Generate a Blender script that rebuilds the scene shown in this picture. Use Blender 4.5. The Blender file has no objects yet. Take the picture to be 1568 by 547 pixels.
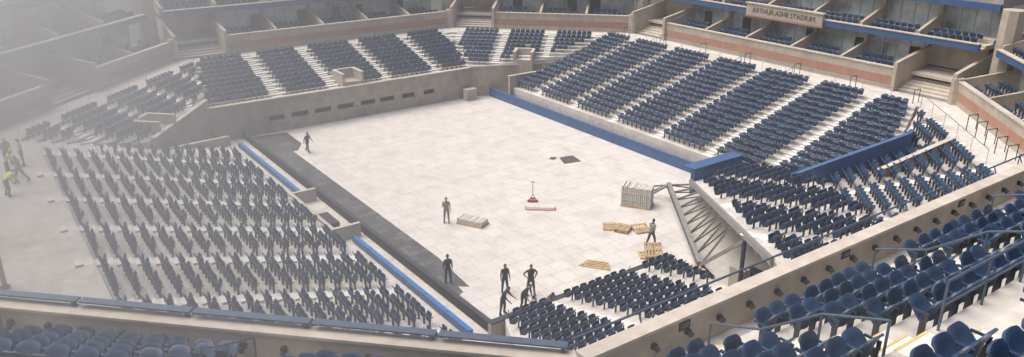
import bpy, math, random
import numpy as np
from mathutils import Vector, Matrix, noise
random.seed(7)
S = bpy.context.scene
S.view_settings.view_transform='Standard'; S.view_settings.look='None'; S.view_settings.exposure=0

# ---------------------------------------------------------------- materials
def mat(name, col, rough=0.8, var=0.12, scale=3.0, detail=6, bump=0.0, metallic=0.0, stain=None, stain_scale=0.4, stain_amt=0.3):
    m=bpy.data.materials.new(name); m.use_nodes=True
    nt=m.node_tree; N=nt.nodes; L=nt.links
    b=N['Principled BSDF']; b.inputs['Roughness'].default_value=rough; b.inputs['Metallic'].default_value=metallic
    tc=N.new('ShaderNodeTexCoord')
    nz=N.new('ShaderNodeTexNoise'); nz.inputs['Scale'].default_value=scale; nz.inputs['Detail'].default_value=detail
    L.new(tc.outputs['Object'],nz.inputs['Vector'])
    r=N.new('ShaderNodeValToRGB'); e=r.color_ramp.elements
    e[0].position=0.3; e[1].position=0.7
    e[0].color=(*[c*(1-var) for c in col],1); e[1].color=(*[min(1,c*(1+var)) for c in col],1)
    L.new(nz.outputs['Fac'],r.inputs['Fac'])
    out=r.outputs['Color']
    if stain:
        n2=N.new('ShaderNodeTexNoise'); n2.inputs['Scale'].default_value=stain_scale; n2.inputs['Detail'].default_value=8
        n2.inputs['Roughness'].default_value=0.65
        L.new(tc.outputs['Object'],n2.inputs['Vector'])
        r2=N.new('ShaderNodeValToRGB'); r2.color_ramp.elements[0].position=0.48; r2.color_ramp.elements[1].position=0.75
        r2.color_ramp.elements[0].color=(0,0,0,1); r2.color_ramp.elements[1].color=(stain_amt,)*3+(1,)
        L.new(n2.outputs['Fac'],r2.inputs['Fac'])
        mx=N.new('ShaderNodeMixRGB'); mx.inputs['Color2'].default_value=(*stain,1)
        L.new(r2.outputs['Color'],mx.inputs['Fac']); L.new(out,mx.inputs['Color1']); out=mx.outputs['Color']
    L.new(out,b.inputs['Base Color'])
    if bump>0:
        bp=N.new('ShaderNodeBump'); bp.inputs['Strength'].default_value=bump; bp.inputs['Distance'].default_value=0.02
        L.new(nz.outputs['Fac'],bp.inputs['Height']); L.new(bp.outputs['Normal'],b.inputs['Normal'])
    return m

def tiled(name, col, line, sx, sy, mortar=0.02, rough=0.6, stain=(0.4,0.36,0.3), stain_amt=0.4, var=0.05, offset=0.5, rot=0, sscale=0.25):
    m=mat(name,col,rough,0.05,6,6,0,0,stain,sscale,stain_amt)
    nt=m.node_tree;N=nt.nodes;L=nt.links;b=N['Principled BSDF']
    src=b.inputs['Base Color'].links[0].from_socket
    tc=N.new('ShaderNodeTexCoord'); mp=N.new('ShaderNodeMapping'); mp.inputs['Rotation'].default_value=(0,0,rot)
    L.new(tc.outputs['Object'],mp.inputs['Vector'])
    br=N.new('ShaderNodeTexBrick'); br.inputs['Scale'].default_value=1
    br.inputs['Brick Width'].default_value=sx; br.inputs['Row Height'].default_value=sy
    br.inputs['Mortar Size'].default_value=mortar; br.inputs['Mortar Smooth'].default_value=0.3
    br.offset=offset
    br.inputs['Color1'].default_value=(1,1,1,1); v=1-var*2
    br.inputs['Color2'].default_value=(v,v,v,1); br.inputs['Mortar'].default_value=(*line,1)
    L.new(mp.outputs['Vector'],br.inputs['Vector'])
    mx=N.new('ShaderNodeMixRGB'); mx.blend_type='MULTIPLY'; mx.inputs['Fac'].default_value=1
    L.new(src,mx.inputs['Color1']); L.new(br.outputs['Color'],mx.inputs['Color2'])
    L.new(mx.outputs['Color'],b.inputs['Base Color'])
    return m

M_floor = tiled('white_floor_panels',(0.62,0.59,0.55),(0.72,0.71,0.69),1.2,1.2,0.028,0.65,(0.38,0.345,0.295),0.6,0.045,sscale=0.7)
M_terr  = mat('pale_concrete',(0.56,0.53,0.49),0.85,0.14,2.5,8,0.1,0,(0.28,0.255,0.22),0.5,0.6)
M_step  = mat('aisle_step_white',(0.66,0.64,0.60),0.8,0.10,3)
M_tan   = mat('tan_concrete',(0.42,0.365,0.295),0.85,0.12,2,8,0.15,0,(0.20,0.165,0.125),0.35,0.7)
M_brown = mat('brown_concrete',(0.37,0.32,0.255),0.85,0.18,1.2,8,0.15,0,(0.16,0.135,0.105),0.5,0.7)
M_brick = tiled('red_brick',(0.40,0.22,0.155),(0.8,0.8,0.8),0.6,0.2,0.02,0.85,(0.25,0.16,0.12),0.3,0.08)
M_cope  = mat('light_coping',(0.50,0.445,0.375),0.8,0.12,3,stain=(0.26,0.22,0.17),stain_amt=0.55)
M_navy  = mat('seat_navy_plastic',(0.024,0.050,0.103),0.45,0.35,0.9)
M_dkmet = mat('dark_metal',(0.05,0.055,0.065),0.5,0.2,5,metallic=0.3)
M_steel = mat('galvanised_steel',(0.30,0.29,0.27),0.5,0.2,4,metallic=0.4)
M_rail  = mat('blue_grey_rail',(0.09,0.12,0.17),0.45,0.15,5,metallic=0.3)
M_blue  = mat('royal_blue_paint',(0.045,0.10,0.225),0.6,0.15,1.5)
M_blueb = mat('bright_blue_pad',(0.025,0.15,0.42),0.8,0.12,2)
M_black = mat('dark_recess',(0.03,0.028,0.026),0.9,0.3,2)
M_mat   = tiled('grey_floor_cover',(0.125,0.125,0.13),(0.45,0.45,0.45),0.9,0.5,0.04,0.85,(0.24,0.22,0.2),0.5,0.25,sscale=1.2)
M_mat2  = tiled('brown_grey_cover',(0.10,0.093,0.083),(0.6,0.6,0.6),1.1,1.1,0.03,0.85,(0.2,0.18,0.16),0.5,0.2)
M_glass = mat('suite_glass',(0.46,0.51,0.49),0.15,0.6,0.45,3)
M_frame = mat('window_frame',(0.52,0.51,0.49),0.5,0.1,4)
M_yel   = mat('yellow_paint',(0.60,0.46,0.16),0.7,0.15,6)
M_wood  = mat('pallet_wood',(0.50,0.36,0.19),0.8,0.25,4,stain=(0.25,0.17,0.09),stain_scale=3,stain_amt=0.5)
M_panel = mat('stacked_panel_plastic',(0.58,0.56,0.50),0.6,0.15,6)
M_red   = mat('red_enamel',(0.45,0.03,0.03),0.45,0.1,5)
M_pink  = mat('faded_red_fabric',(0.62,0.36,0.33),0.8,0.15,5)
M_ground= mat('asphalt',(0.06,0.06,0.06),0.9,0.2,1)

# ---------------------------------------------------------------- mesh builder
class MB:
    def __init__(s): s.v=[];s.f=[];s.m=[];s.mats=[]
    def mi(s,m):
        if m not in s.mats: s.mats.append(m)
        return s.mats.index(m)
    def add(s,vs,fs,m):
        o=len(s.v); s.v+= [tuple(v) for v in vs]; k=s.mi(m)
        for f in fs: s.f.append(tuple(i+o for i in f)); s.m.append(k)
    def prism(s,poly,z0,z1,m,mside=None):
        a=sum(poly[i][0]*poly[(i+1)%len(poly)][1]-poly[(i+1)%len(poly)][0]*poly[i][1] for i in range(len(poly)))
        if a<0: poly=poly[::-1]
        n=len(poly)
        vs=[(p[0],p[1],z0) for p in poly]+[(p[0],p[1],z1) for p in poly]
        s.add(vs,[tuple(range(n,2*n))],m)
        s.add(vs,[tuple(range(n-1,-1,-1))]+[(i,(i+1)%n,(i+1)%n+n,i+n) for i in range(n)],mside or m)
    def hexa(s,p,m): # 8 pts bottom4 top4
        s.add(p,[(3,2,1,0),(4,5,6,7),(0,1,5,4),(1,2,6,5),(2,3,7,6),(3,0,4,7)],m)
    def box(s,x0,x1,y0,y1,z0,z1,m):
        s.hexa([(x0,y0,z0),(x1,y0,z0),(x1,y1,z0),(x0,y1,z0),(x0,y0,z1),(x1,y0,z1),(x1,y1,z1),(x0,y1,z1)],m)
    def seg(s,O,t,n,t0,t1,n0,n1,z0,z1,m,z1b=None,z0b=None):
        z1b=z1 if z1b is None else z1b; z0b=z0 if z0b is None else z0b
        P=lambda a,b,z:(O[0]+t[0]*a+n[0]*b,O[1]+t[1]*a+n[1]*b,z)
        p=[P(t0,n0,z0),P(t1,n0,z0),P(t1,n1,z0b),P(t0,n1,z0b),P(t0,n0,z1),P(t1,n0,z1),P(t1,n1,z1b),P(t0,n1,z1b)]
        s.hexa(p,m)
    def beam(s,p0,p1,w,h,m):
        p0=Vector(p0);p1=Vector(p1);d=(p1-p0).normalized()
        up=Vector((0,0,1)) if abs(d.z)<0.95 else Vector((0,1,0))
        x=d.cross(up).normalized()*w/2; y=x.cross(d).normalized()*h/2
        s.hexa([p0-x-y,p0+x-y,p1+x-y,p1-x-y,p0-x+y,p0+x+y,p1+x+y,p1-x+y],m)
    def pipe(s,p0,p1,r,m,n=6,r1=None):
        p0=Vector(p0);p1=Vector(p1);d=(p1-p0).normalized();r1=r if r1 is None else r1
        up=Vector((0,0,1)) if abs(d.z)<0.95 else Vector((0,1,0))
        x=d.cross(up).normalized(); y=x.cross(d).normalized()
        vs=[];
        for p,rr in((p0,r),(p1,r1)):
            for i in range(n):
                a=2*math.pi*i/n; vs.append(p+x*math.cos(a)*rr+y*math.sin(a)*rr)
        s.add(vs,[(i,(i+1)%n,(i+1)%n+n,i+n) for i in range(n)]+[tuple(range(n-1,-1,-1)),tuple(range(n,2*n))],m)
    def obj(s,name,parent=None,loc=None,rot=None,smooth=False,fix=False):
        me=bpy.data.meshes.new(name); me.from_pydata(s.v,[],s.f)
        for m in s.mats: me.materials.append(m)
        me.polygons.foreach_set('material_index',s.m)
        if smooth: me.polygons.foreach_set('use_smooth',[True]*len(s.f))
        me.update()
        o=bpy.data.objects.new(name,me); S.collection.objects.link(o)
        if loc: o.location=loc
        if rot is not None: o.rotation_euler=(0,0,rot)
        if parent: o.parent=parent
        return o
def empty(name,loc=(0,0,0),rot=0):
    e=bpy.data.objects.new(name,None); S.collection.objects.link(e); e.location=loc; e.rotation_euler=(0,0,rot); return e

# ---------------------------------------------------------------- seats
def thickgrid(P,nu,nv,th):
    vs=[];fs=[]
    for k in (0,1):
        for j in range(nv+1):
            for i in range(nu+1):
                p=P(-1+2*i/nu,j/nv); 
                vs.append((p[0]+th[0]*k,p[1]+th[1]*k,p[2]+th[2]*k))
    W=nu+1;H=nv+1;K=W*H
    for j in range(nv):
        for i in range(nu):
            a=j*W+i; fs.append((a,a+W,a+W+1,a+1)); fs.append((K+a,K+a+1,K+a+W+1,K+a+W))
    for i in range(nu):
        fs.append((i,i+1,K+i+1,K+i)); a=nv*W+i; fs.append((a,K+a,K+a+1,a+1))
    for j in range(nv):
        a=j*W; fs.append((a,K+a,K+a+W,a+W)); a=j*W+nu; fs.append((a,a+W,K+a+W,K+a))
    return vs,fs
def seat_template(nu,nv,fold=62,arms=True,sc=1.0):
    b=MB(); near=nu>4
    def back(u,v):
        dr=(0.10*abs(u)**4 if near else 0.055*abs(u)**3)
        return (0.235*u*(1-0.10*v**3)*(0.94+0.06*min(1,v*3)), -0.02-0.13*v*v-0.02*v+0.07*u*u, 0.38+0.46*v-dr*(v**2)+0.05*abs(u)**3*(1-v)**2)
    vs,fs=thickgrid(back,nu,nv,(0,-0.04,0)); b.add(vs,fs,M_navy)
    A=math.radians(fold)
    def pan(u,v):
        l=0.42*v*(1-(0.20*abs(u)**4 if near else 0.08*u*u)*v)
        dip=0.035*(1-u*u)*math.sin(math.pi*min(1,v*1.1))+(0.4*max(0,v-0.75)**2 if near else 0)
        return (0.225*u*(1-0.06*v), 0.03+l*math.cos(A)+dip*math.sin(A), 0.42+l*math.sin(A)-dip*math.cos(A))
    vs,fs=thickgrid(pan,nu,max(2,nv-1),(0,0.045*math.sin(A),-0.045*math.cos(A)-0.01)); b.add(vs,fs,M_navy)
    for sx in ((-1,1) if arms else (1,)):
        x=sx*0.252
        b.box(x-0.014,x+0.014,-0.08,0.03,0.0,0.44,M_dkmet)
        b.box(x-0.016,x+0.016,-0.10,0.20,0.56,0.60,M_navy)
        b.box(x-0.014,x+0.014,-0.10,-0.03,0.44,0.56,M_dkmet)
    b.v=[(v[0]*sc,v[1]*sc,v[2]*sc) for v in b.v]
    return b
T_FAR=[seat_template(3,2,78,False,0.92),seat_template(3,2,68,False,0.92),seat_template(3,2,86,False,0.92)]
T_RIGHT=[seat_template(3,2,66,False,1.02),seat_template(3,2,56,False,1.02),seat_template(3,2,76,False,1.02)]
T_NEAR=[seat_template(10,7,60,sc=1.04),seat_template(10,7,48,sc=1.04),seat_template(10,7,70,sc=1.04)]
def make_seats(name,pl,T,smooth=False,parent=None):
    if not pl: return
    V=[];F=[];MI=[];off=0
    for ti,t in enumerate(T):
        tv=np.array(t.v); 
        sub=[p for p in pl if (int(abs(p[0]*37)+abs(p[1]*53))%len(T))==ti]
        for (x,y,z,h) in sub:
            h+=random.uniform(-0.03,0.03)
            c,s_=math.cos(h),math.sin(h)
            R=np.array([[c,s_,0],[-s_,c,0],[0,0,1]])
            V.append(tv@R+np.array([x,y,z]))
            F+= [tuple(i+off for i in f) for f in t.f]; MI+=t.m; off+=len(tv)
    V=np.concatenate(V)
    me=bpy.data.meshes.new(name); me.from_pydata(V.tolist(),[],F)
    for m in T[0].mats: me.materials.append(m)
    me.polygons.foreach_set('material_index',MI)
    if smooth: me.polygons.foreach_set('use_smooth',[True]*len(F))
    me.update()
    if smooth: 
        try: me.set_sharp_from_angle(angle=math.radians(50))
        except Exception: pass
    o=bpy.data.objects.new(name,me); S.collection.objects.link(o)
    if parent: o.parent=parent
    return o

# ---------------------------------------------------------------- terraces
def clip(poly,a,b,c):
    out=[]
    for i in range(len(poly)):
        p,q=poly[i],poly[(i+1)%len(poly)]
        dp=a*p[0]+b*p[1]+c; dq=a*q[0]+b*q[1]+c
        if dp>=0: out.append(p)
        if (dp>=0)!=(dq>=0):
            k=dp/(dp-dq); out.append((p[0]+(q[0]-p[0])*k,p[1]+(q[1]-p[1])*k))
    return out
def inside(poly,p,margin=0.0):
    a=sum(poly[i][0]*poly[(i+1)%len(poly)][1]-poly[(i+1)%len(poly)][0]*poly[i][1] for i in range(len(poly)))
    s_=1 if a>0 else -1
    for i in range(len(poly)):
        x0,y0=poly[i];x1,y1=poly[(i+1)%len(poly)]
        L=math.hypot(x1-x0,y1-y0)
        if s_*((x1-x0)*(p[1]-y0)-(y1-y0)*(p[0]-x0))/L<margin: return False
    return True
def section(poly,p0,d,z0,pitch,rise,nrows,aisles,T=T_FAR,thick=None,skip=(),holes=(),mside=None,aw=0.55,smooth=False,nosing=None,handrails=(),name='grandstand',noseats=False,sp=0.53):
    t=(-d[1],d[0]); b=MB(); seats=[]
    up=rise>0
    face=(-d[0],-d[1]) if up else d
    hd=math.atan2(-face[0],face[1])
    for i in range(nrows):
        c0=-(d[0]*p0[0]+d[1]*p0[1])-i*pitch
        q=clip(poly,d[0],d[1],c0); 
        if len(q)<3: continue
        q=clip(q,-d[0],-d[1],-c0+pitch)
        if len(q)<3: continue
        z=z0+rise*i
        b.prism(q,(z-thick) if thick else -0.04,z,M_terr,mside)
        ts=[p[0]*t[0]+p[1]*t[1] for p in q]; t0,t1=min(ts),max(ts)
        tp=p0[0]*t[0]+p0[1]*t[1]
        def W(tc,dd):
            return (p0[0]+t[0]*(tc-tp)+d[0]*dd, p0[1]+t[1]*(tc-tp)+d[1]*dd)
        for a in aisles:
            c=W(a,(i+0.5)*pitch)
            if not inside(poly,c,0.1): continue
            if any(h[0]<c[0]<h[1] and h[2]<c[1]<h[3] for h in holes): continue
            lo,hi=((i+1)*pitch-0.32,(i+1)*pitch+0.0) if up else (i*pitch,i*pitch+0.32)
            b.seg(p0,t,d,a-tp-aw+0.1,a-tp+aw-0.1,lo,hi,z+0.002,z+abs(rise)/2,M_step)
            b.seg(p0,t,d,a-tp-aw+0.1,a-tp+aw-0.1,i*pitch+0.01,(i+1)*pitch-0.33 if up else (i+1)*pitch-0.01,z,z+0.006,M_step) if up else b.seg(p0,t,d,a-tp-aw+0.1,a-tp+aw-0.1,i*pitch+0.33,(i+1)*pitch-0.01,z,z+0.006,M_step)
            if nosing:
                ed=(i*pitch,i*pitch+0.045)
                b.seg(p0,t,d,a-tp-aw+0.1,a-tp+aw-0.1,ed[0]-0.004,ed[1],z+0.007,z+0.014,nosing)
                b.seg(p0,t,d,a-tp-aw+0.1,a-tp+aw-0.1,lo-0.004,lo+0.04,z+abs(rise)/2+0.002,z+abs(rise)/2+0.01,nosing)
        if i in skip or noseats: continue
        al=[t0-0.3]+sorted(a for a in aisles if t0-0.3<a<t1+0.3)+[t1+0.3]
        for k in range(len(al)-1):
            A=al[k]+(aw if k>0 else 0.25); B=al[k+1]-(aw if k<len(al)-2 else 0.25)
            n=int((B-A)/sp)
            if n<1: continue
            st=(B-A-n*sp)/2
            for j in range(n):
                tc=A+st+sp*(j+0.5)
                dd=((i+1)*pitch-0.24) if up else (i*pitch+0.24)
                w=W(tc,dd)
                if not inside(poly,w,0.26): continue
                if any(h[0]<w[0]<h[1] and h[2]<w[1]<h[3] for h in holes): continue
                seats.append((w[0],w[1],z,hd))
    o=b.obj(name)
    make_seats('stadium_seats',seats,T,smooth)
    for a in handrails:
        tp=p0[0]*t[0]+p0[1]*t[1]
        r=MB(); pts=[]
        for i in range(nrows):
            w=(p0[0]+t[0]*(a-tp)+d[0]*(i+0.5)*pitch,p0[1]+t[1]*(a-tp)+d[1]*(i+0.5)*pitch)
            if inside(poly,w,0.1): pts.append((w[0],w[1],z0+rise*i))
        if len(pts)>2:
            for k in range(0,len(pts),3): r.pipe(pts[k],(pts[k][0],pts[k][1],pts[k][2]+0.95),0.02,M_rail)
            r.pipe((pts[0][0],pts[0][1],pts[0][2]+0.95),(pts[-1][0],pts[-1][1],pts[-1][2]+0.95),0.022,M_rail)
            r.obj('aisle_handrail')
    return o

Q=math.sqrt(0.5)
g=MB(); g.prism([(-700,-700),(700,-700),(700,700),(-700,700)],-0.5,-0.30,M_ground); g.obj('ground')
f=MB(); f.prism([(-0.2,-14),(33,-14),(33,40),(-0.2,40)],-0.2,0.0,M_floor); f.obj('court_floor')
f=MB(); f.prism([(-3.6,-14),(-0.2,-14),(-0.2,40),(-3.6,40)],-0.2,-0.001,M_terr); f.obj('perimeter_path')

c=MB()
c.prism([(0.05,3.2),(0.9,3.6),(1.0,4.3),(1.5,3.9),(1.9,8),(1.95,20),(2.0,31.5),(0.05,31.5)],0.004,0.012,M_mat)
c.prism([(0.05,31.5),(2.4,31.5),(3.3,33.0),(3.4,36.8),(0.05,37.2)],0.004,0.016,M_mat2)
c.obj('floor_cover_mat')
c=MB(); c.prism([(18.2,16.3),(19.7,16.0),(20.0,17.5),(18.8,17.7)],0.004,0.016,M_mat2); c.prism([(18.1,17.5),(18.7,17.8),(18.4,18.2),(17.9,17.9)],0.004,0.014,M_mat2)
c.obj('floor_mat')

# lower bowl
RP,RR=0.8,0.22
section([(-3,-13),(-3,31.6),(-8.6,29.3),(-16.6,29.3),(-16.6,-13)],(-16.6,0),(1,0),5.0,RP,-RR,17,
        [-5.8,-1.2,3.4,8,12.5,17.1,21.7,26.3],aw=0.45,sp=0.525)
section([(-8.7,29.6),(-16.6,29.6),(-16.6,31.2),(-1.2,46.6),(-2.8,37.8)],(-16.6,31.2),(Q,-Q),5.0,RP,-RR,12,
        [12.6,17.6,22.6,27.6],holes=[(-8.9,-6.9,30.9,33.4)],aw=0.45)
section([(-2.8,37.8),(-1.2,46.6),(26.2,46.6),(22.9,37.8)],(0,46.6),(0,-1),5.0,RP,-RR,11,
        [-24.9,-19.6,-14.2,-8.8,-3.5,3.5,8.8,14.2,19.6,24.9],holes=[(9.3,11.7,37.6,40.3)],handrails=(6.3,17.0,-6.3),T=T_RIGHT)
section([(26.2,46.6),(39,33.8),(32,33.7),(22.9,37.8)],(26.2,46.6),(-Q,-Q),5.0,RP,-RR,12,
        [-18,-13,-8,-3,2,7,12],holes=[(27.7,29.9,34.9,37.2)],aw=0.45,T=T_RIGHT)
section([(25,33.3),(39,33.6),(39,0.3),(30.5,-2.8),(25.2,0.1)],(39,0),(-1,0),5.0,RP,-RR,17,
        [-29.8,-24.5,-19.2,-13.8,-8.5,-3.3],handrails=(-27.1,-16.5,-11.1),T=T_RIGHT,aw=0.5)
section([(39,0),(30.6,-3.2),(19.5,-14),(25,-14)],(39,0),(-Q,Q),5.0,RP,-RR,12,[-(27.6)+k for k in (0,4.6,9.2,13.8,18.4)]+[-32.2],aw=0.42,T=T_RIGHT)
section([(30.6,-3.2),(25.2,-0.6),(15,-12.9),(19.5,-14)],(39,0),(-Q,Q),5.0,RP,-RR,14,[-(27.6)+k for k in (0,4.6,9.2,13.8,18.4)],aw=0.42,T=T_RIGHT)
section([(20.6,5.2),(25,5.2),(24.8,-0.7),(14.5,-13),(6.8,-13)],(0,5.2),(0,-1),1.5,0.98,0.225,19,[12.3,16.6,21.2],thick=0.35,mside=M_brown,aw=0.45,T=T_RIGHT)
section([(0.2,-1.4),(11.6,-1.4),(6.9,-13),(-6,-13)],(0,-1.4),(0,-1),1.0,RP,RR,16,[-1.8,2.9,8.2],aw=0.5)

# front walls
w=MB(); zt=2.95; ya,yb=37.42,37.72
w.box(-3.2,23.0,ya,yb,0,1.05,M_brown); w.box(-3.2,23.0,ya,yb,1.5,zt,M_brown)
x=-3.2
slots=[(2.2,3.6),(4.2,5.8),(6.4,8.0),(8.6,10.2),(10.9,12.4),(12.9,14.4),(15.2,16.6),(17.6,18.8)]
for a,b_ in slots:
    w.box(x,a,ya,yb,1.05,1.5,M_brown); x=b_
w.box(x,23.0,ya,yb,1.05,1.5,M_brown)
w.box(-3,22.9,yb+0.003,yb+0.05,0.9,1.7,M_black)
w.box(-3.25,23.05,ya-0.07,yb+0.12,zt,zt+0.1,M_cope)
w.beam((23.1,37.7,1.5),(32.0,33.9,1.5),0.28,3.0,M_brown)
w.beam((23.1,37.7,3.05),(32.0,33.9,3.05),0.40,0.12,M_cope)
w.obj('retaining_wall')
w=MB(); w.box(25.0,32.2,33.32,33.6,0,2.6,M_brown); w.box(24.95,32.2,33.28,33.64,2.6,2.7,M_cope); w.obj('retaining_wall')
w=MB()
w.beam((-8.75,29.45,1.8),(-2.75,37.75,1.8),0.25,3.7,M_brown); w.beam((-8.75,29.45,3.7),(-2.75,37.75,3.7),0.34,0.1,M_cope)
w.beam((-8.6,29.4,1.5),(-2.95,31.75,0.9),0.22,2.4,M_tan); w.beam((-8.6,29.4,2.75),(-2.95,31.75,2.15),0.3,0.1,M_cope)
w.obj('retaining_wall')
w=MB(); w.box(24.75,24.95,5.4,33.3,0,0.80,M_blue); w.box(24.72,24.98,5.4,36.6,0.80,0.86,M_blue);w.box(24.75,24.95,33.3,36.6,0,0.80,M_blue) 
w.obj('court_barrier_wall')
w=MB(); w.box(-0.6,11.9,-1.38,-1.1,0,0.95,M_brown); w.box(-0.6,11.95,-1.42,-1.06,0.95,1.03,M_dkmet)
for k in range(9): w.pipe((0.5+k*1.35,-1.24,1.03),(0.5+k*1.35,-1.24,1.35),0.02,M_dkmet)
w.obj('court_barrier_wall')
w=MB(); w.box(-0.26,-0.05,-1.0,37.3,0,0.55,M_black); w.box(-0.29,-0.02,-1.0,37.3,0.55,0.62,M_dkmet)
for k in range(20): w.box(-0.02,0.04,0.2+k*1.9,0.5+k*1.9,0,0.52,M_blue)
w.obj('court_barrier_wall')
for a,b_ in ((21.4,35.2),(-0.4,12.9)):
    w=MB(); n=int((b_-a)/2.2)
    for k in range(n):
        y0=a+k*(b_-a)/n; y1=y0+(b_-a)/n-0.05
        w.box(-1.3,-1.02,y0,y1,0.05,0.36,M_blueb); w.box(-1.36,-1.3,y0,y1,0.05,0.42,M_blue)
    w.obj('padded_bench')
w=MB(); w.box(-2.4,-0.5,13.4,13.65,0,0.9,M_cope); w.box(-2.4,-0.5,20.5,20.75,0,0.9,M_cope); w.box(-2.4,-2.15,13.65,20.5,0,0.9,M_cope); w.box(-1.9,-1.2,15,17,0.0,0.55,M_dkmet)
w.obj('player_bench_enclosure')
w=MB()
w.prism([(-3.0,-6),(-3.0,31.5),(-2.72,31.5),(-2.72,-6)],0,0.62,M_cope)
for k in range(25):
    y=-4+k*1.45; w.pipe((-2.86,y,0.6),(-2.86,y,1.15),0.03,M_dkmet)
w.pipe((-2.86,-5,1.15),(-2.86,31.3,1.15),0.025,M_frame)
w.obj('front_railing')

def vom(cx,cy,rot,wd,dp,z0,z1,name='tunnel_entrance'):
    b=MB(); hw=wd/2;hd=dp/2
    b.box(-hw,-hw+0.2,-hd,hd,z0-1.5,z1,M_tan); b.box(hw-0.2,hw,-hd,hd,z0-1.5,z1,M_tan); b.box(-hw+0.2,hw-0.2,hd-0.2,hd,z0-1.5,z1,M_tan)
    b.box(-hw+0.2,hw-0.2,-hd,-hd+0.15,z0-1.5,z1-0.75,M_tan)
    b.box(-hw+0.2,hw-0.2,-hd+0.15,hd-0.2,z0-1.4,z0+0.03,M_brown)
    b.box(-hw-0.05,-hw+0.25,-hd-0.03,hd+0.05,z1,z1+0.07,M_cope); b.box(hw-0.25,hw+0.05,-hd-0.03,hd+0.05,z1,z1+0.07,M_cope); b.box(-hw+0.25,hw-0.25,hd-0.22,hd+0.05,z1,z1+0.07,M_cope)
    return b.obj(name,loc=(cx,cy,0),rot=rot)
vom(10.5,38.9,0,2.1,2.2,3.2,4.1)
vom(-8.0,32.2,math.radians(45),2.2,2.2,3.6,4.4)
vom(28.7,36.0,math.radians(-45),2.0,2.0,3.2,4.3)

w=MB()
def quadwall(b,p,q,zp0,zp1,zq0,zq1,th,m):
    p=Vector((*p,0));q=Vector((*q,0));d=(q-p).normalized();n=Vector((-d.y,d.x,0))*th/2
    b.hexa([p-n+Vector((0,0,zp0)),p+n+Vector((0,0,zp0)),q+n+Vector((0,0,zq0)),q-n+Vector((0,0,zq0)),p-n+Vector((0,0,zp1)),p+n+Vector((0,0,zp1)),q+n+Vector((0,0,zq1)),q-n+Vector((0,0,zq1))],m)
quadwall(w,(22.6,-1.0),(30.0,-4.1),1.2,3.5,2.4,5.7,0.3,M_blue)
quadwall(w,(30.0,-4.1),(31.9,-3.3),2.4,5.7,2.4,5.4,0.3,M_blue)
w.obj('stair_side_wall')
w=MB(); quadwall(w,(26.2,-4.6),(31.0,-6.2),2.0,4.1,2.4,5.6,0.25,M_tan); quadwall(w,(26.2,-4.6),(31.0,-6.2),4.103,4.17,5.603,5.67,0.34,M_cope); w.obj('stair_side_wall')
w=MB(); w.box(20.7,25.6,5.25,5.6,0.5,2.35,M_blue); w.box(20.6,25.7,5.2,6.2,2.35,2.41,M_blue); w.obj('court_barrier_wall')
# retracted stand: steel truss along its open side
w=MB()
def lp(k): return Vector((20.5-13.6*k,5.4-18.2*k,0))
def topz(k): return 1.35+4.1*k
w.beam(lp(0)+Vector((0,0,1.45)),lp(0.82)+Vector((0,0,topz(0.82)+0.1)),0.2,0.34,M_steel)
off=Vector((-1.15,0.75,0))
L0=lp(-0.03)+off+Vector((0,0,0.95)); L1=lp(0.47)+off+Vector((0,0,0.55))
w.beam(L0,L1,0.26,0.3,M_dkmet)
w.beam(L0+Vector((0,0,0.2)),L1+Vector((0,0,0.2)),0.3,0.05,M_steel)
N=9
for k in range(N+1):
    a=L0.lerp(L1,k/N); kk=0.5*k/N; b2=lp(kk)+Vector((0,0,topz(kk)-0.1))
    w.beam(a,b2,0.09,0.12,M_steel)
    if k<N:
        kk2=0.5*(k+1)/N; w.beam(a,lp(kk2)+Vector((0,0,topz(kk2)-0.1)),0.06,0.07,M_dkmet)
w.beam(L1,Vector((13.2,-3.2,0.0)),0.22,0.22,M_dkmet); w.beam(L1,lp(0.62)+Vector((0,0,topz(0.62)-0.2)),0.14,0.18,M_steel)
w.beam(lp(0.62)+Vector((0,0,0)),lp(0.62)+Vector((0,0,topz(0.62)-0.2)),0.16,0.16,M_dkmet)
for (q) in ((-1.5,0.9,-0.6),(-1.9,-0.1,-0.25),(-1.1,1.5,-0.35)):
    w.beam(L0,L0+Vector(q),0.11,0.11,M_steel)
w.beam(L0+Vector((-1.5,0.9,-0.6)),L0+Vector((-1.9,-0.1,-0.25)),0.08,0.08,M_dkmet)
w.box(12.9,13.5,-5.4,-4.5,0,1.4,M_tan); w.box(13.7,14.4,-5.9,-4.9,0,1.1,M_dkmet); w.box(12.0,12.3,-3.4,-2.6,0,0.9,M_wood)
w.obj('retractable_stand_frame')

# ---------------------------------------------------------------- ring
wk=MB()
outer=[(-16.6,-14),(-16.6,31.2),(-1.2,46.6),(26.2,46.6),(39,33.8),(39,0),(25,-14)]
ring=[(-22,-14),(-22,28.8),(-2.4,48.4),(27.4,48.4),(41.8,34.0),(41.8,-1.0),(28.8,-14)]
for i in range(6):
    wk.prism([outer[i],outer[i+1],ring[i+1],ring[i]],4.6,5.01,M_terr)
wk.obj('concourse_walkway')
r=MB()
for i in range(1,6):
    p=Vector((*outer[i],5.0));q=Vector((*outer[i+1],5.0))
    if i==5: q=Vector((30,-9,5.0))
    n=int((q-p).length/2.4)
    for k in range(n+1):
        a=p.lerp(q,k/n); r.pipe(a,a+Vector((0,0,0.95)),0.022,M_frame)
    r.pipe(p+Vector((0,0,0.95)),q+Vector((0,0,0.95)),0.02,M_rail)
r.obj('walkway_railing')
r=MB()
for k in range(2,9):
    c0=Vector((38.2-k*1.15,-2.6-k*1.15,5.0))
    for dx in (0,0.8): r.pipe(c0+Vector((dx,-dx*0.3,0)),c0+Vector((dx,-dx*0.3,1.05)),0.03,M_dkmet)
    r.pipe(c0+Vector((0,0,1.05)),c0+Vector((0.8,-0.24,1.05)),0.03,M_dkmet)
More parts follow.
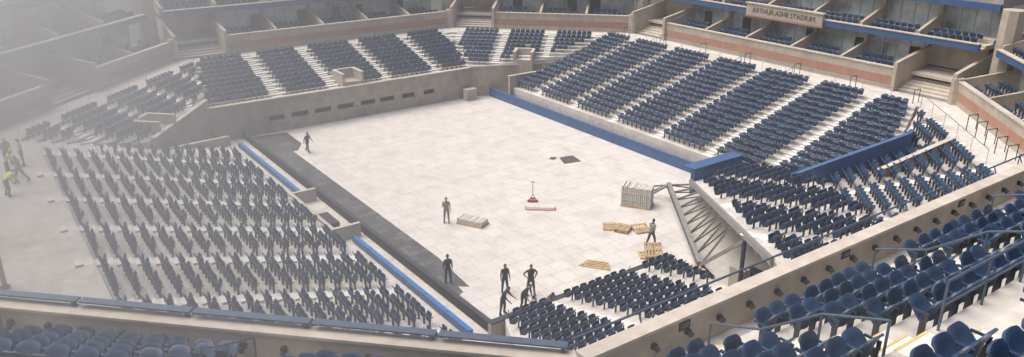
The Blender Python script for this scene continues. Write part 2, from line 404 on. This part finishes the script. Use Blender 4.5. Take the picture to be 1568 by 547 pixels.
for k in range(7):
    y=0.8+5.3*k; y=min(y,33)
    for dx in (0,0.9): r.pipe((39.3+dx*0.9,y,5.0),(39.3+dx*0.9,y,6.05),0.03,M_dkmet)
    r.pipe((39.3,y,6.05),(40.1,y,6.05),0.03,M_dkmet)
r.obj('walkway_railing')

def suites(P0,P1,bays,stairs=(),name='luxury_suite_block'):
    P0=Vector(P0);P1=Vector(P1);D=(P1-P0);L=D.length;t=D/L
    n=Vector((-t.y,t.x))
    mid=(P0+P1)/2
    if (mid+n-Vector((11,18))).length<(mid-Vector((11,18))).length: n=-n
    b=MB(); seats=[]; hd=math.atan2(n.x,-n.y)
    O=P0; bw=L/bays
    b.seg(O,t,n,0,L,2.1,10,6.05,6.3,M_cope)
    b.seg(O,t,n,0,L,2.5,10,8.65,8.82,M_cope)
    b.seg(O,t,n,0,L,2.2,2.5,8.70,9.2,M_blue)
    b.seg(O,t,n,0,L,2.14,2.56,9.2,9.28,M_cope)
    b.seg(O,t,n,0,L,3.2,10,8.82,9.0,M_cope)
    b.seg(O,t,n,0,L,4.4,10,9.0,9.3,M_cope)
    b.seg(O,t,n,0,L,4.6,10,11.7,12.4,M_tan)
    b.seg(O,t,n,0,L,4.3,4.6,11.5,12.0,M_blue)
    b.seg(O,t,n,0,L,6.5,10,12.4,15.5,M_tan)
    for i in range(bays):
        a=i*bw; c=a+bw
        if i in stairs:
            b.seg(O,t,n,a+0.02,c-0.02,9,9.2,5,8.6,M_brown)
            for k in range(9): b.seg(O,t,n,a+0.2,c-0.2,0.3+k*0.55,0.3+(k+1)*0.55,4.9,5.15+k*0.16,M_cope)
            for s0 in (a,c-0.3):
                b.seg(O,t,n,s0,s0+0.3,-0.25,6,5.0,7.3,M_tan,z1b=8.4)
            b.seg(O,t,n,a+0.3,c-0.3,4.5,4.7,6.6,8.64,M_brown)
        else:
            b.seg(O,t,n,a,c,0,0.25,5.0,6.75,M_tan)
            b.seg(O,t,n,a,c,-0.03,0.0,5.45,6.1,M_brick)
            b.seg(O,t,n,a,c,-0.08,0.33,6.75,6.85,M_cope)
            b.seg(O,t,n,a,c,0.25,1.15,5.0,5.85,M_cope); b.seg(O,t,n,a,c,1.15,2.1,5.0,6.08,M_cope)
            ns=int((bw-0.9)/0.56)
            for row,(nd,z) in enumerate(((0.95,5.85),(1.85,6.08),(2.75,6.3))):
                for k in range(ns):
                    tt=a+0.5+(k+0.5)*0.56
                    if row==2 and k%7>4: continue
                    p=O+t*tt+n*nd; seats.append((p.x,p.y,z,hd))
            b.seg(O,t,n,a-0.12,a+0.12,0.33,4.2,5.0,6.9,M_tan,z1b=7.9)
            b.seg(O,t,n,a,c,4.2,4.25,6.3,8.65,M_glass)
            nm=4
            for k in range(nm+1):
                tt=a+0.15+(bw-0.3)*k/nm
                b.seg(O,t,n,tt-0.04,tt+0.04,4.12,4.2,6.3,8.65,M_frame)
            b.seg(O,t,n,a+0.2,c-0.2,4.13,4.19,7.9,7.98,M_frame)
            kk=random.randrange(nm); t0=a+0.15+(bw-0.3)*kk/nm
            b.seg(O,t,n,t0+0.06,t0+(bw-0.3)/nm-0.06,4.15,4.19,6.32,7.88,M_black)
            b.seg(O,t,n,a-0.14,a+0.14,3.6,10,6.3,8.65,M_tan)
        ns=int((bw-0.9)/0.56)
        b.seg(O,t,n,a-0.12,a+0.12,2.57,6.2,8.82,9.5,M_tan,z1b=10.8)
        for row,(nd,z) in enumerate(((3.1,8.82),(4.0,9.0),)):
            for k in range(ns):
                p=O+t*(a+0.5+(k+0.5)*0.56)+n*nd; seats.append((p.x,p.y,z,hd))
        b.seg(O,t,n,a,c,6.2,6.25,9.3,11.7,M_glass)
        for k in range(5):
            tt=a+0.15+(bw-0.3)*k/4
            b.seg(O,t,n,tt-0.04,tt+0.04,6.12,6.2,9.3,11.7,M_frame)
        b.seg(O,t,n,a-0.14,a+0.14,5.6,10,9.3,11.7,M_tan)
    o=b.obj(name)
    make_seats('suite_seats',seats,T_FAR)
    return o
suites((-22,-10),(-22,28.8),7)
suites((-22,28.8),(-2.4,48.4),5,stairs=(2,))
suites((-2.4,48.4),(27.4,48.4),6,stairs=(0,))
suites((27.4,48.4),(41.8,34.0),4,stairs=(0,))
suites((41.8,34),(41.8,-1),7,stairs=(0,6))
suites((41.8,-1),(27.0,-15.8),4,stairs=())
w=MB()
for (x,y) in ring[1:6]:
    w.pipe((x,y,5),(x,y,7.0),0.45,M_tan,8)
    dx,dy=x-11,y-18; l=math.hypot(dx,dy); w.pipe((x+dx/l*3.2,y+dy/l*3.2,5),(x+dx/l*3.2,y+dy/l*3.2,12),0.8,M_tan,8)
w.obj('corner_pillar')
sg=empty('stadium_name_sign')
w=MB(); w.box(43.75,44.0,12.3,20.6,8.5,9.7,M_tan); w.box(43.65,44.1,12.2,20.7,9.7,9.82,M_cope); w.box(43.7,43.745,12.4,20.5,8.52,8.68,M_brick)
w.obj('sign_panel',parent=sg)
cu=bpy.data.curves.new('letters','FONT'); cu.body='ARTHUR ASHE STADIUM'; cu.size=0.62; cu.extrude=0.02; cu.align_x='CENTER'
to=bpy.data.objects.new('letters',cu); S.collection.objects.link(to)
to.matrix_world=Matrix(((0,0,-1,43.72),(-1,0,0,16.45),(0,1,0,8.98),(0,0,0,1)))
cu.materials.append(mat('sign_letter_bronze',(0.14,0.12,0.10),0.6)); to.parent=sg

# ---------------------------------------------------------------- near upper deck
section([(-9.98,-18.75),(18,-18.75),(18,-28.4),(-14.0,-28.4)],(0,-18.75),(0,-1),11.2,0.8,0.46,12,[-6.9,-0.9,5.1,11.1],T=T_NEAR,thick=1.0,skip=(0,6,),smooth=True,nosing=M_yel,name='upper_deck',aw=0.6,sp=0.55)
section([(-10.02,-18.75),(-14.0,-28.3),(-38,-3.9),(-30.3,1.53)],(-10.02,-18.75),(-Q,-Q),11.2,0.8,0.46,5,[12.0-6.1*k for k in range(0,8)],T=T_NEAR,thick=1.0,smooth=True,nosing=M_yel,name='upper_deck',aw=0.6,sp=0.55)
w=MB()
w.box(-9.8,22,-18.75,-18.45,9.6,12.05,M_tan); w.box(-9.85,22,-18.79,-18.40,12.05,12.13,M_cope)
for k in range(30):
    x=-9+k*1.05
    w.box(x-0.06,x+0.06,-18.84,-18.75,11.66,11.78,M_black); w.pipe((x,-18.84,11.72),(x,-18.93,11.66),0.07,M_dkmet,6)
w.obj('parapet_wall')
t=(-Q,Q);n=(-Q,-Q);O=(-9.8,-18.4)
w=MB(); w.seg(O,t,n,0.0,31,0.0,0.33,9.6,12.0,M_tan); w.seg(O,t,n,0.0,31,-0.05,0.38,12.0,12.07,M_cope)
for k in range(32):
    a=0.6+k*0.95
    w.seg(O,t,n,a-0.06,a+0.06,0.33,0.43,11.62,11.75,M_black); w.seg(O,t,n,a-0.035,a+0.035,0.43,0.5,11.56,11.68,M_dkmet)
w.obj('parapet_wall')
w=MB(); 
for k in range(11):
    w.seg(O,t,n,0.2+k*2.8,2.93+k*2.8,-0.1,0.12,12.2,12.24,M_rail); w.seg(O,t,n,0.25+k*2.8,0.33+k*2.8,0,0.08,12.07,12.2,M_rail)
w.obj('ledge_rail')
w=MB()
for k in range(18):
    x=-9.6+k*1.8; w.pipe((x,-18.38,11.6),(x,-18.12,12.2),0.02,M_rail)
w.pipe((-9.7,-18.12,12.2),(21,-18.12,12.2),0.028,M_rail)
w.obj('ledge_rail')
def plate(x,txt):
    e=empty('section_sign',(x,-18.762,11.9))
    b=MB(); b.box(-0.17,0.17,-0.02,0,-0.1,0.1,M_black); b.obj('plate',parent=e)
    cu=bpy.data.curves.new('number','FONT'); cu.body=txt; cu.size=0.15; cu.align_x='CENTER'; cu.materials.append(M_cope)
    o=bpy.data.objects.new('number',cu); S.collection.objects.link(o); o.parent=e
    o.rotation_euler=(math.pi/2,0,0); o.location=(0,-0.024,-0.05)
plate(-7.0,'117'); plate(-0.9,'118'); plate(5.1,'119')
def railing(pts,h=0.95,name='pipe_railing',mid=True,r=0.026):
    b=MB(); pts=[Vector(p) for p in pts]; U=Vector((0,0,h)); m=Vector((0,0,h*0.5))
    for p in pts: b.pipe(p,p+U,r,M_rail,8)
    for p,q in zip(pts,pts[1:]):
        b.pipe(p+U,q+U,r,M_rail,8)
        if mid: b.pipe(p+m,q+m,r*0.8,M_rail,8)
    return b.obj(name)
zr=lambda i:11.2+0.46*i
for xa,xb in ((-6.2,-1.7),(-0.2,4.3),(5.9,10.3)):
    railing([(xa+(xb-xa)*k/3,-18.75-4.9,zr(6)) for k in range(4)])
for xa in (-7.4,-1.4,4.6,10.6):
    railing([(xa,-19.8,zr(1)),(xa,-21.0,zr(2)),(xa,-22.2,zr(4)),(xa,-23.4,zr(5))],mid=False)
for k in (1,2,3):
    a=12.0-6.1*k
    t2=(Q,-Q); tpp=-10.02*t2[0]+-18.75*t2[1]
    s_=-0.5
    p=[(-10.02+t2[0]*(a+s_-tpp)-Q*dd,-18.75+t2[1]*(a+s_-tpp)-Q*dd,z) for dd,z in ((0.3,zr(0)),(1.3,zr(1)),(2.2,zr(2)))]
    railing(p,mid=False)

# ---------------------------------------------------------------- props
def pallet(loc,rot,tilt=0,n=1,name='wooden_pallet'):
    b=MB()
    for k in range(n):
        z=k*0.13; dx=random.uniform(-.05,.05)*(k>0)
        for y in (-0.42,0,0.42): b.box(-0.52+dx,0.52+dx,y-0.045,y+0.045,z+0.022,z+0.095,M_wood)
        for j in range(6):
            x=-0.52+j*0.188+dx; b.box(x,x+0.10,-0.46,0.46,z+0.097,z+0.118,M_wood)
        for j in range(3): x=-0.52+j*0.47+dx; b.box(x,x+0.10,-0.46,0.46,z,z+0.02,M_wood)
    o=b.obj(name,loc=loc); o.rotation_euler=(tilt,0,rot); return o
pallet((13.5,4.5,0.0),0.5,0,2); pallet((14.4,3.8,0.10),-0.3,math.radians(12),1); pallet((13.1,5.3,0),0.9)
pallet((12.4,0.7,0.36),-0.6,math.radians(38),2); pallet((12.2,0.95,0),-0.6,0,1)
b=MB()
for k in range(5): b.box(-0.9+k*0.1,0.95-k*0.06,-0.35+k*0.16,-0.24+k*0.16,0.01+0.02*k,0.06+0.02*k,M_wood)
b.box(-0.7,-0.6,-0.4,0.5,0.0,0.011,M_wood); b.box(0.5,0.6,-0.4,0.5,0,0.011,M_wood)
b.obj('wood_planks',loc=(8.8,1.8,0),rot=-0.95)
b=MB(); b.box(-1.05,1.05,-0.62,0.62,0.0,0.13,M_wood)
for k in range(15):
    x=-1.0+k*0.135; hgt=1.45+random.uniform(-0.05,0.05)
    b.box(x,x+0.105,-0.58+random.uniform(0,.05),0.58,0.13,hgt,M_panel)
for z in (0.5,1.0): b.box(-1.03,1.05,-0.60,0.60,z,z+0.03,M_frame)
b.obj('floor_panel_stack',loc=(17.1,7.0,0),rot=math.radians(-56))
b=MB(); b.box(-0.95,0.95,-0.5,0.5,0.0,0.12,M_wood)
for k in range(12):
    x=-0.92+k*0.155; b.box(x,x+0.11,-0.45,0.45,0.12,0.36+random.uniform(0,.05),M_panel)
b.obj('floor_panel_stack',loc=(6.2,10.9,0),rot=math.radians(-62))
b=MB()
b.box(-1.0,1.0,-0.16,0.16,0.03,0.10,M_pink); b.box(-1.02,1.02,-0.03,0.03,0.10,0.15,M_frame)
b.pipe((-1.0,0,0.06),(-1.0,0.3,0.06),0.05,M_red); b.pipe((1.0,0,0.06),(1.0,0.3,0.06),0.05,M_red)
b.obj('floor_squeegee',loc=(11.2,10.2,0),rot=math.radians(-38))
b=MB()
b.beam((-0.3,0,0.05),(0,0,0.55),0.05,0.04,M_red); b.beam((0.3,0,0.05),(0,0,0.55),0.05,0.04,M_red); b.beam((-0.3,0,0.08),(0.3,0,0.08),0.3,0.05,M_red)
b.beam((-0.15,0,0.25),(0.15,0,0.25),0.04,0.12,M_red); b.pipe((0,0,0.5),(0,0.05,1.45),0.022,M_red)
b.pipe((-0.16,0.05,1.45),(0.16,0.05,1.45),0.025,M_dkmet)
for sx in(-.33,.33): b.pipe((sx-0.03,0,0.08),(sx+0.03,0,0.08),0.08,M_dkmet,10)
b.obj('hand_cart',loc=(11.6,11.6,0),rot=math.radians(-35))
b=MB(); b.box(-0.6,0.6,-0.3,0.3,0,1.05,M_cope); b.box(-0.65,0.65,-0.34,0.34,1.05,1.12,M_cope); b.box(-0.5,0.5,-0.31,-0.30,0.15,0.9,M_tan)
b.obj('equipment_cabinet',loc=(22.4,36.6,0))
b=MB(); b.pipe((0,0,0),(0.1,-0.2,5.2),0.10,M_tan,10,0.07); b.box(-0.2,0.2,-0.2,0.2,0,0.03,M_dkmet)
for k in range(4):
    a=k*math.pi/2+0.78; b.pipe((0.15*math.cos(a),0.15*math.sin(a),0.03),(0.15*math.cos(a),0.15*math.sin(a),0.08),0.02,M_dkmet)
b.pipe((0.1,-0.2,5.2),(0.5,-0.1,5.35),0.04,M_dkmet,8); b.box(0.4,0.8,-0.22,0.02,5.25,5.4,M_dkmet)
b.obj('floodlight_pole',loc=(-19.3,7.4,5.01))

# ---------------------------------------------------------------- people
def pm(name,c,r=0.8): return mat(name,c,r,0.1,8)
SK1=pm('skin_brown',(0.22,0.125,0.08),0.55); SK2=pm('skin_tan',(0.42,0.26,0.18),0.55); HAIR=pm('hair_black',(0.02,0.016,0.013))
BLK=pm('cloth_black',(0.03,0.03,0.034)); GRY=pm('cloth_grey',(0.22,0.21,0.21)); KH=pm('cloth_khaki',(0.30,0.25,0.19)); HV=pm('cloth_hivis',(0.62,0.75,0.10)); JN=pm('cloth_jeans',(0.06,0.08,0.13)); WH=pm('cloth_white',(0.6,0.6,0.58)); SHOE=pm('shoe_rubber',(0.04,0.04,0.04)); EYE=pm('eye_white',(0.7,0.7,0.7),0.3)
ORG=pm('cloth_rust',(0.30,0.13,0.08))
def rotx(v,a):
    c,s_=math.cos(a),math.sin(a); return Vector((v.x,v.y*c-v.z*s_,v.y*s_+v.z*c))
def person(loc,heading,top,bottom,skin,pose,long_sleeve=False,long_pants=True,cap=None,height=1.76,name='worker'):
    R=math.radians
    lean=R(pose.get('lean',0))
    def tor(v): return rotx(Vector(v),-lean)
    J={};r={};par={}
    def j(n,v,rad,p,tag): J[n]=Vector(v);r[n]=rad;par[n]=(p,tag)
    j('pel',(0,0,0),(0.16,0.12),None,None)
    j('waist',tor((0,0.01,0.14)),(0.145,0.11),'pel','top')
    j('chest',tor((0,0.01,0.36)),(0.19,0.13),'waist','top')
    j('nb',tor((0,0,0.50)),(0.09,0.075),'chest','top')
    hb=R(pose.get('head',0))
    j('neck',tor((0,0.01,0.57)),(0.055,0.058),'nb','skin')
    headc=tor((0,0.03,0.0))+J['neck']+rotx(tor((0,0,0.10)),-hb)
    j('hd',headc,(0.06,0.07),'neck','skin')
    for s_,sx in(('L',-1),('R',1)):
        j('sh'+s_,tor((sx*0.185,0,0.455)),(0.07,0.07),'chest','top')
        ua,ub,fa,fb=pose.get('arm'+s_,(5,8,15,2))
        def dirv(f,o): 
            f=R(f);o=R(o); return Vector((sx*math.sin(o),math.sin(f)*math.cos(o),-math.cos(f)*math.cos(o)))
        e=J['sh'+s_]+dirv(ua,ub)*0.29; w_=e+dirv(fa,fb)*0.25
        j('el'+s_,e,(0.05,0.05),'sh'+s_,'uarm'); j('wr'+s_,w_,(0.03,0.027),'el'+s_,'farm')
        hnd=w_+dirv(fa,fb)*0.075; j('pm'+s_,hnd,(0.04,0.022),'wr'+s_,'skin')
        ta,tb,ca=pose.get('leg'+s_,(0,4,0))
        j('hp'+s_,(sx*0.09,0,-0.05),(0.105,0.11),'pel','bot')
        k=J['hp'+s_]+dirv(ta,tb)*0.43; an=k+dirv(ca,tb*0.5)*0.41
        j('kn'+s_,k,(0.075,0.075),'hp'+s_,'thigh'); j('an'+s_,an,(0.052,0.055),'kn'+s_,'shin')
        tilt=R(pose.get('foot'+s_,0))
        j('to'+s_,an+Vector((sx*0.02,0.17*math.cos(tilt),-0.045-0.17*math.sin(tilt))),(0.045,0.028),'an'+s_,'shoe')
        j('he'+s_,an+Vector((0,-0.05,-0.05)),(0.035,0.028),'an'+s_,'shoe')
    zmin=min(J[k].z for k in J if k[:2] in('to','he'))-0.03
    names=list(J); idx={n_:i for i,n_ in enumerate(names)}
    for n_ in names: J[n_].z-=zmin
    me=bpy.data.meshes.new('tmp'); me.from_pydata([J[n_] for n_ in names],[(idx[n_],idx[par[n_][0]]) for n_ in names if par[n_][0]],[])
    o=bpy.data.objects.new('tmp',me); S.collection.objects.link(o)
    md=o.modifiers.new('s','SKIN'); md.use_smooth_shade=True
    for n_ in names: me.skin_vertices[0].data[idx[n_]].radius=r[n_]
    me.skin_vertices[0].data[0].use_root=True
    sb=o.modifiers.new('u','SUBSURF'); sb.levels=1; sb.render_levels=1
    dg=bpy.context.evaluated_depsgraph_get(); dg.update()
    ev=bpy.data.meshes.new_from_object(o.evaluated_get(dg))
    bpy.data.objects.remove(o)
    b=MB()
    tagm={'top':top,'skin':skin,'uarm':top,'farm':top if long_sleeve else skin,'bot':bottom,'thigh':bottom,'shin':bottom if long_pants else skin,'shoe':SHOE}
    if pose.get('tank'): tagm['uarm']=skin
    segs=[(J[n_],J[par[n_][0]],par[n_][1],sum(r[n_])/2) for n_ in names if par[n_][0]]
    for m_ in (top,bottom,skin,SHOE,HAIR,EYE): b.mi(m_)
    b.v=[tuple(v.co) for v in ev.vertices]
    for p in ev.polygons:
        c_=p.center; best=None;bd=1e9
        for a_,q_,tg,rr in segs:
            d_=q_-a_; k=max(0,min(1,(c_-a_).dot(d_)/max(1e-9,d_.length_squared))); dist=(c_-(a_+d_*k)).length-rr*0.5
            if dist<bd: bd=dist;best=tg
        b.f.append(tuple(p.vertices)); b.m.append(b.mi(tagm[best]))
    hc=J['hd']+Vector((0,0,0.03)); up=rotx(tor((0,0,1)),-hb); fw=rotx(tor((0,1,0)),-hb); rt=Vector((1,0,0))
    def hp(x,y,z): return hc+rt*x+fw*y+up*z
    nu_,nv_=12,9; hv=[]
    for jv in range(nv_+1):
        ph=math.pi*jv/nv_
        for iu in range(nu_):
            th=2*math.pi*iu/nu_; x_=math.sin(ph)*math.cos(th); y_=math.sin(ph)*math.sin(th); z_=math.cos(ph)
            wx=0.08*(1-0.22*max(0,-z_)); yy=y_*0.10+(0.012 if y_>0 and z_<-0.2 else 0)
            if abs(x_)<0.2 and y_>0.5 and -0.35<z_<0.1: yy+=0.018
            hv.append(hp(x_*wx,yy,z_*0.122))
    for jv in range(nv_):
        for iu in range(nu_):
            q_=(jv*nu_+iu,(jv+1)*nu_+iu,(jv+1)*nu_+(iu+1)%nu_,jv*nu_+(iu+1)%nu_)
            th=2*math.pi*(iu+.5)/nu_; z_=math.cos(math.pi*(jv+.5)/nv_); y_=math.sin(th)
            hair= z_>0.55 or (y_<0.25 and z_>-0.35)
            b.add([hv[k] for k in q_],[(0,1,2,3)],(cap or HAIR) if hair else skin)
    for sx in(-1,1):
        b.pipe(hp(sx*0.03,0.09,0.01),hp(sx*0.03,0.101,0.01),0.011,EYE,6)
        b.pipe(hp(sx*0.078,-0.005,-0.01),hp(sx*0.094,-0.012,0.0),0.028,skin,6)
    b.pipe(hp(0,0.092,0.0),hp(0,0.123,-0.028),0.012,skin,5); b.beam(hp(-0.025,0.102,-0.058),hp(0.025,0.102,-0.058),0.008,0.01,ORG)
    if cap: b.beam(hp(0,0.07,0.05),hp(0,0.17,0.04),0.13,0.012,cap)
    for s_,sx in(('L',-1),('R',1)):
        d_=(J['pm'+s_]-J['wr'+s_]).normalized(); 
        side=Vector((0,1,0))-d_*d_.y
        side=side.normalized() if side.length>0.1 else Vector((0,0,1)); pn=d_.cross(side).normalized()*sx
        for k,(ln,of) in enumerate(((0.075,0.03),(0.085,0.01),(0.078,-0.01),(0.06,-0.028))):
            a_=J['pm'+s_]+side*of+d_*0.015; m1=a_+d_*ln*0.55-pn*0.008; m2=m1+(d_*0.8-pn*0.5).normalized()*ln*0.45
            b.pipe(a_,m1,0.0095,skin,5,0.008); b.pipe(m1,m2,0.008,skin,5,0.006)
        a_=J['wr'+s_]+d_*0.03+side*0.02; m1=a_+(d_*0.6+side*0.8).normalized()*0.04; b.pipe(a_,m1,0.011,skin,5); b.pipe(m1,m1+(d_+side*0.2).normalized()*0.03,0.01,skin,5,0.007)
    o=b.obj(name,loc=loc,rot=heading,smooth=True)
    k=height/1.76; o.scale=(k,k,k)
    return o
st=dict(armL=(5,9,20,3),armR=(-3,9,12,3),legL=(4,5,-3),legR=(-4,5,-4))
hips=dict(armL=(-25,38,35,-35),armR=(-25,38,35,-35),legL=(2,9,0),legR=(-2,9,0))
walk=dict(lean=6,armL=(28,8,50,4),armR=(-26,8,-8,4),legL=(-20,3,-38),legR=(24,3,10),footL=25,head=5)
bend=dict(lean=55,armL=(10,8,15,0),armR=(15,8,25,0),legL=(12,8,-14),legR=(5,8,-14),head=-10)
crouch=dict(lean=35,armL=(50,8,70,0),armR=(40,8,60,0),legL=(85,12,-35),legR=(75,12,-40),head=10)
stoop=dict(lean=22,armL=(30,8,60,0),armR=(25,8,50,0),legL=(8,7,-8),legR=(-2,7,-8),head=20)
H=math.radians
person((2.9,30.6,0.016),H(200),BLK,BLK,SK1,dict(walk,),cap=None)
person((4.9,12.0,0),H(150),KH,GRY,SK2,dict(st,armR=(40,10,110,0)),long_sleeve=True,height=1.8)
person((13.3,1.8,0),H(-80),GRY,BLK,SK1,walk,long_pants=True,height=1.82)
person((0.75,4.9,0.012),H(-20),BLK,BLK,SK1,st,long_sleeve=True)
person((1.3,0.4,0),H(-150),BLK,BLK,SK1,stoop,long_sleeve=True,height=1.8)
person((2.7,2.2,0),H(170),BLK,BLK,SK1,dict(st,tank=1))
person((3.7,1.2,0),H(160),BLK,BLK,SK1,dict(hips,tank=1),long_pants=False,height=1.86)
person((2.5,0.25,0),H(200),BLK,BLK,SK2,dict(bend,lean=38))
person((2.95,-0.55,0),H(100),WH,JN,SK2,crouch)
person((3.6,-0.5,0),H(170),ORG,JN,SK2,crouch)
person((-18.2,19.0,5.01),H(-60),HV,JN,SK1,bend,cap=WH)
person((-17.9,22.2,5.01),H(-100),HV,JN,SK2,stoop,cap=HV)
person((-17.4,20.9,5.01),H(120),GRY,KH,SK2,walk,long_sleeve=True,cap=WH)
person((-17.7,24.6,5.01),H(200),ORG,JN,SK2,st,cap=WH)
person((-17.0,24.0,5.01),H(100),HV,JN,SK1,st,cap=WH)

# ---------------------------------------------------------------- haze veil (scatter boxes added to imitate a pale fade at the left)
def added_haze(name,x0,x1,y0,y1,z0,z1,dens):
    m=bpy.data.materials.new(name+'_scatter'); m.use_nodes=True; nt=m.node_tree
    for n_ in list(nt.nodes):
        if n_.type!='OUTPUT_MATERIAL': nt.nodes.remove(n_)
    v=nt.nodes.new('ShaderNodeVolumeScatter'); v.inputs['Density'].default_value=dens; v.inputs['Color'].default_value=(0.99,0.99,1,1); v.inputs['Anisotropy'].default_value=0.35
    nt.links.new(v.outputs[0],nt.nodes['Material Output'].inputs['Volume'])
    b=MB(); b.box(x0,x1,y0,y1,z0,z1,m); return b.obj(name)
added_haze('added_haze',-60,-9.5,-26,70,-0.2,23,0.014)
added_haze('added_haze',-59,-15.5,-25,69,-0.1,22.5,0.009)

# ---------------------------------------------------------------- light & camera
wd=bpy.data.worlds.new('World'); S.world=wd; wd.use_nodes=True; nt=wd.node_tree
sky=nt.nodes.new('ShaderNodeTexSky'); sky.sky_type='NISHITA'; sky.sun_disc=False
el=H(64); rz=H(318)
sky.sun_elevation=el; sky.sun_rotation=rz; sky.air_density=1.0; sky.dust_density=6.0; sky.ozone_density=1.0
bg=nt.nodes['Background']; nt.links.new(sky.outputs['Color'],bg.inputs['Color']); bg.inputs['Strength'].default_value=0.15
sl=bpy.data.lights.new('sun','SUN'); sl.energy=3.1; sl.angle=H(60); sl.color=(1,0.95,0.88)
so=bpy.data.objects.new('sun',sl); S.collection.objects.link(so)
sd=Vector((math.sin(rz)*math.cos(el),math.cos(rz)*math.cos(el),math.sin(el)))
so.rotation_euler=sd.to_track_quat('Z','Y').to_euler()
cam=bpy.data.cameras.new('camera'); co=bpy.data.objects.new('camera',cam); S.collection.objects.link(co)
co.location=(-19.0,-29.04,21.3); fw=Vector((.5787*.9333,.8155*.9333,-.3592))
co.rotation_euler=fw.to_track_quat('-Z','Y').to_euler()
cam.sensor_width=36; cam.lens=27.92; cam.clip_end=2000; cam.clip_start=0.1
S.camera=co
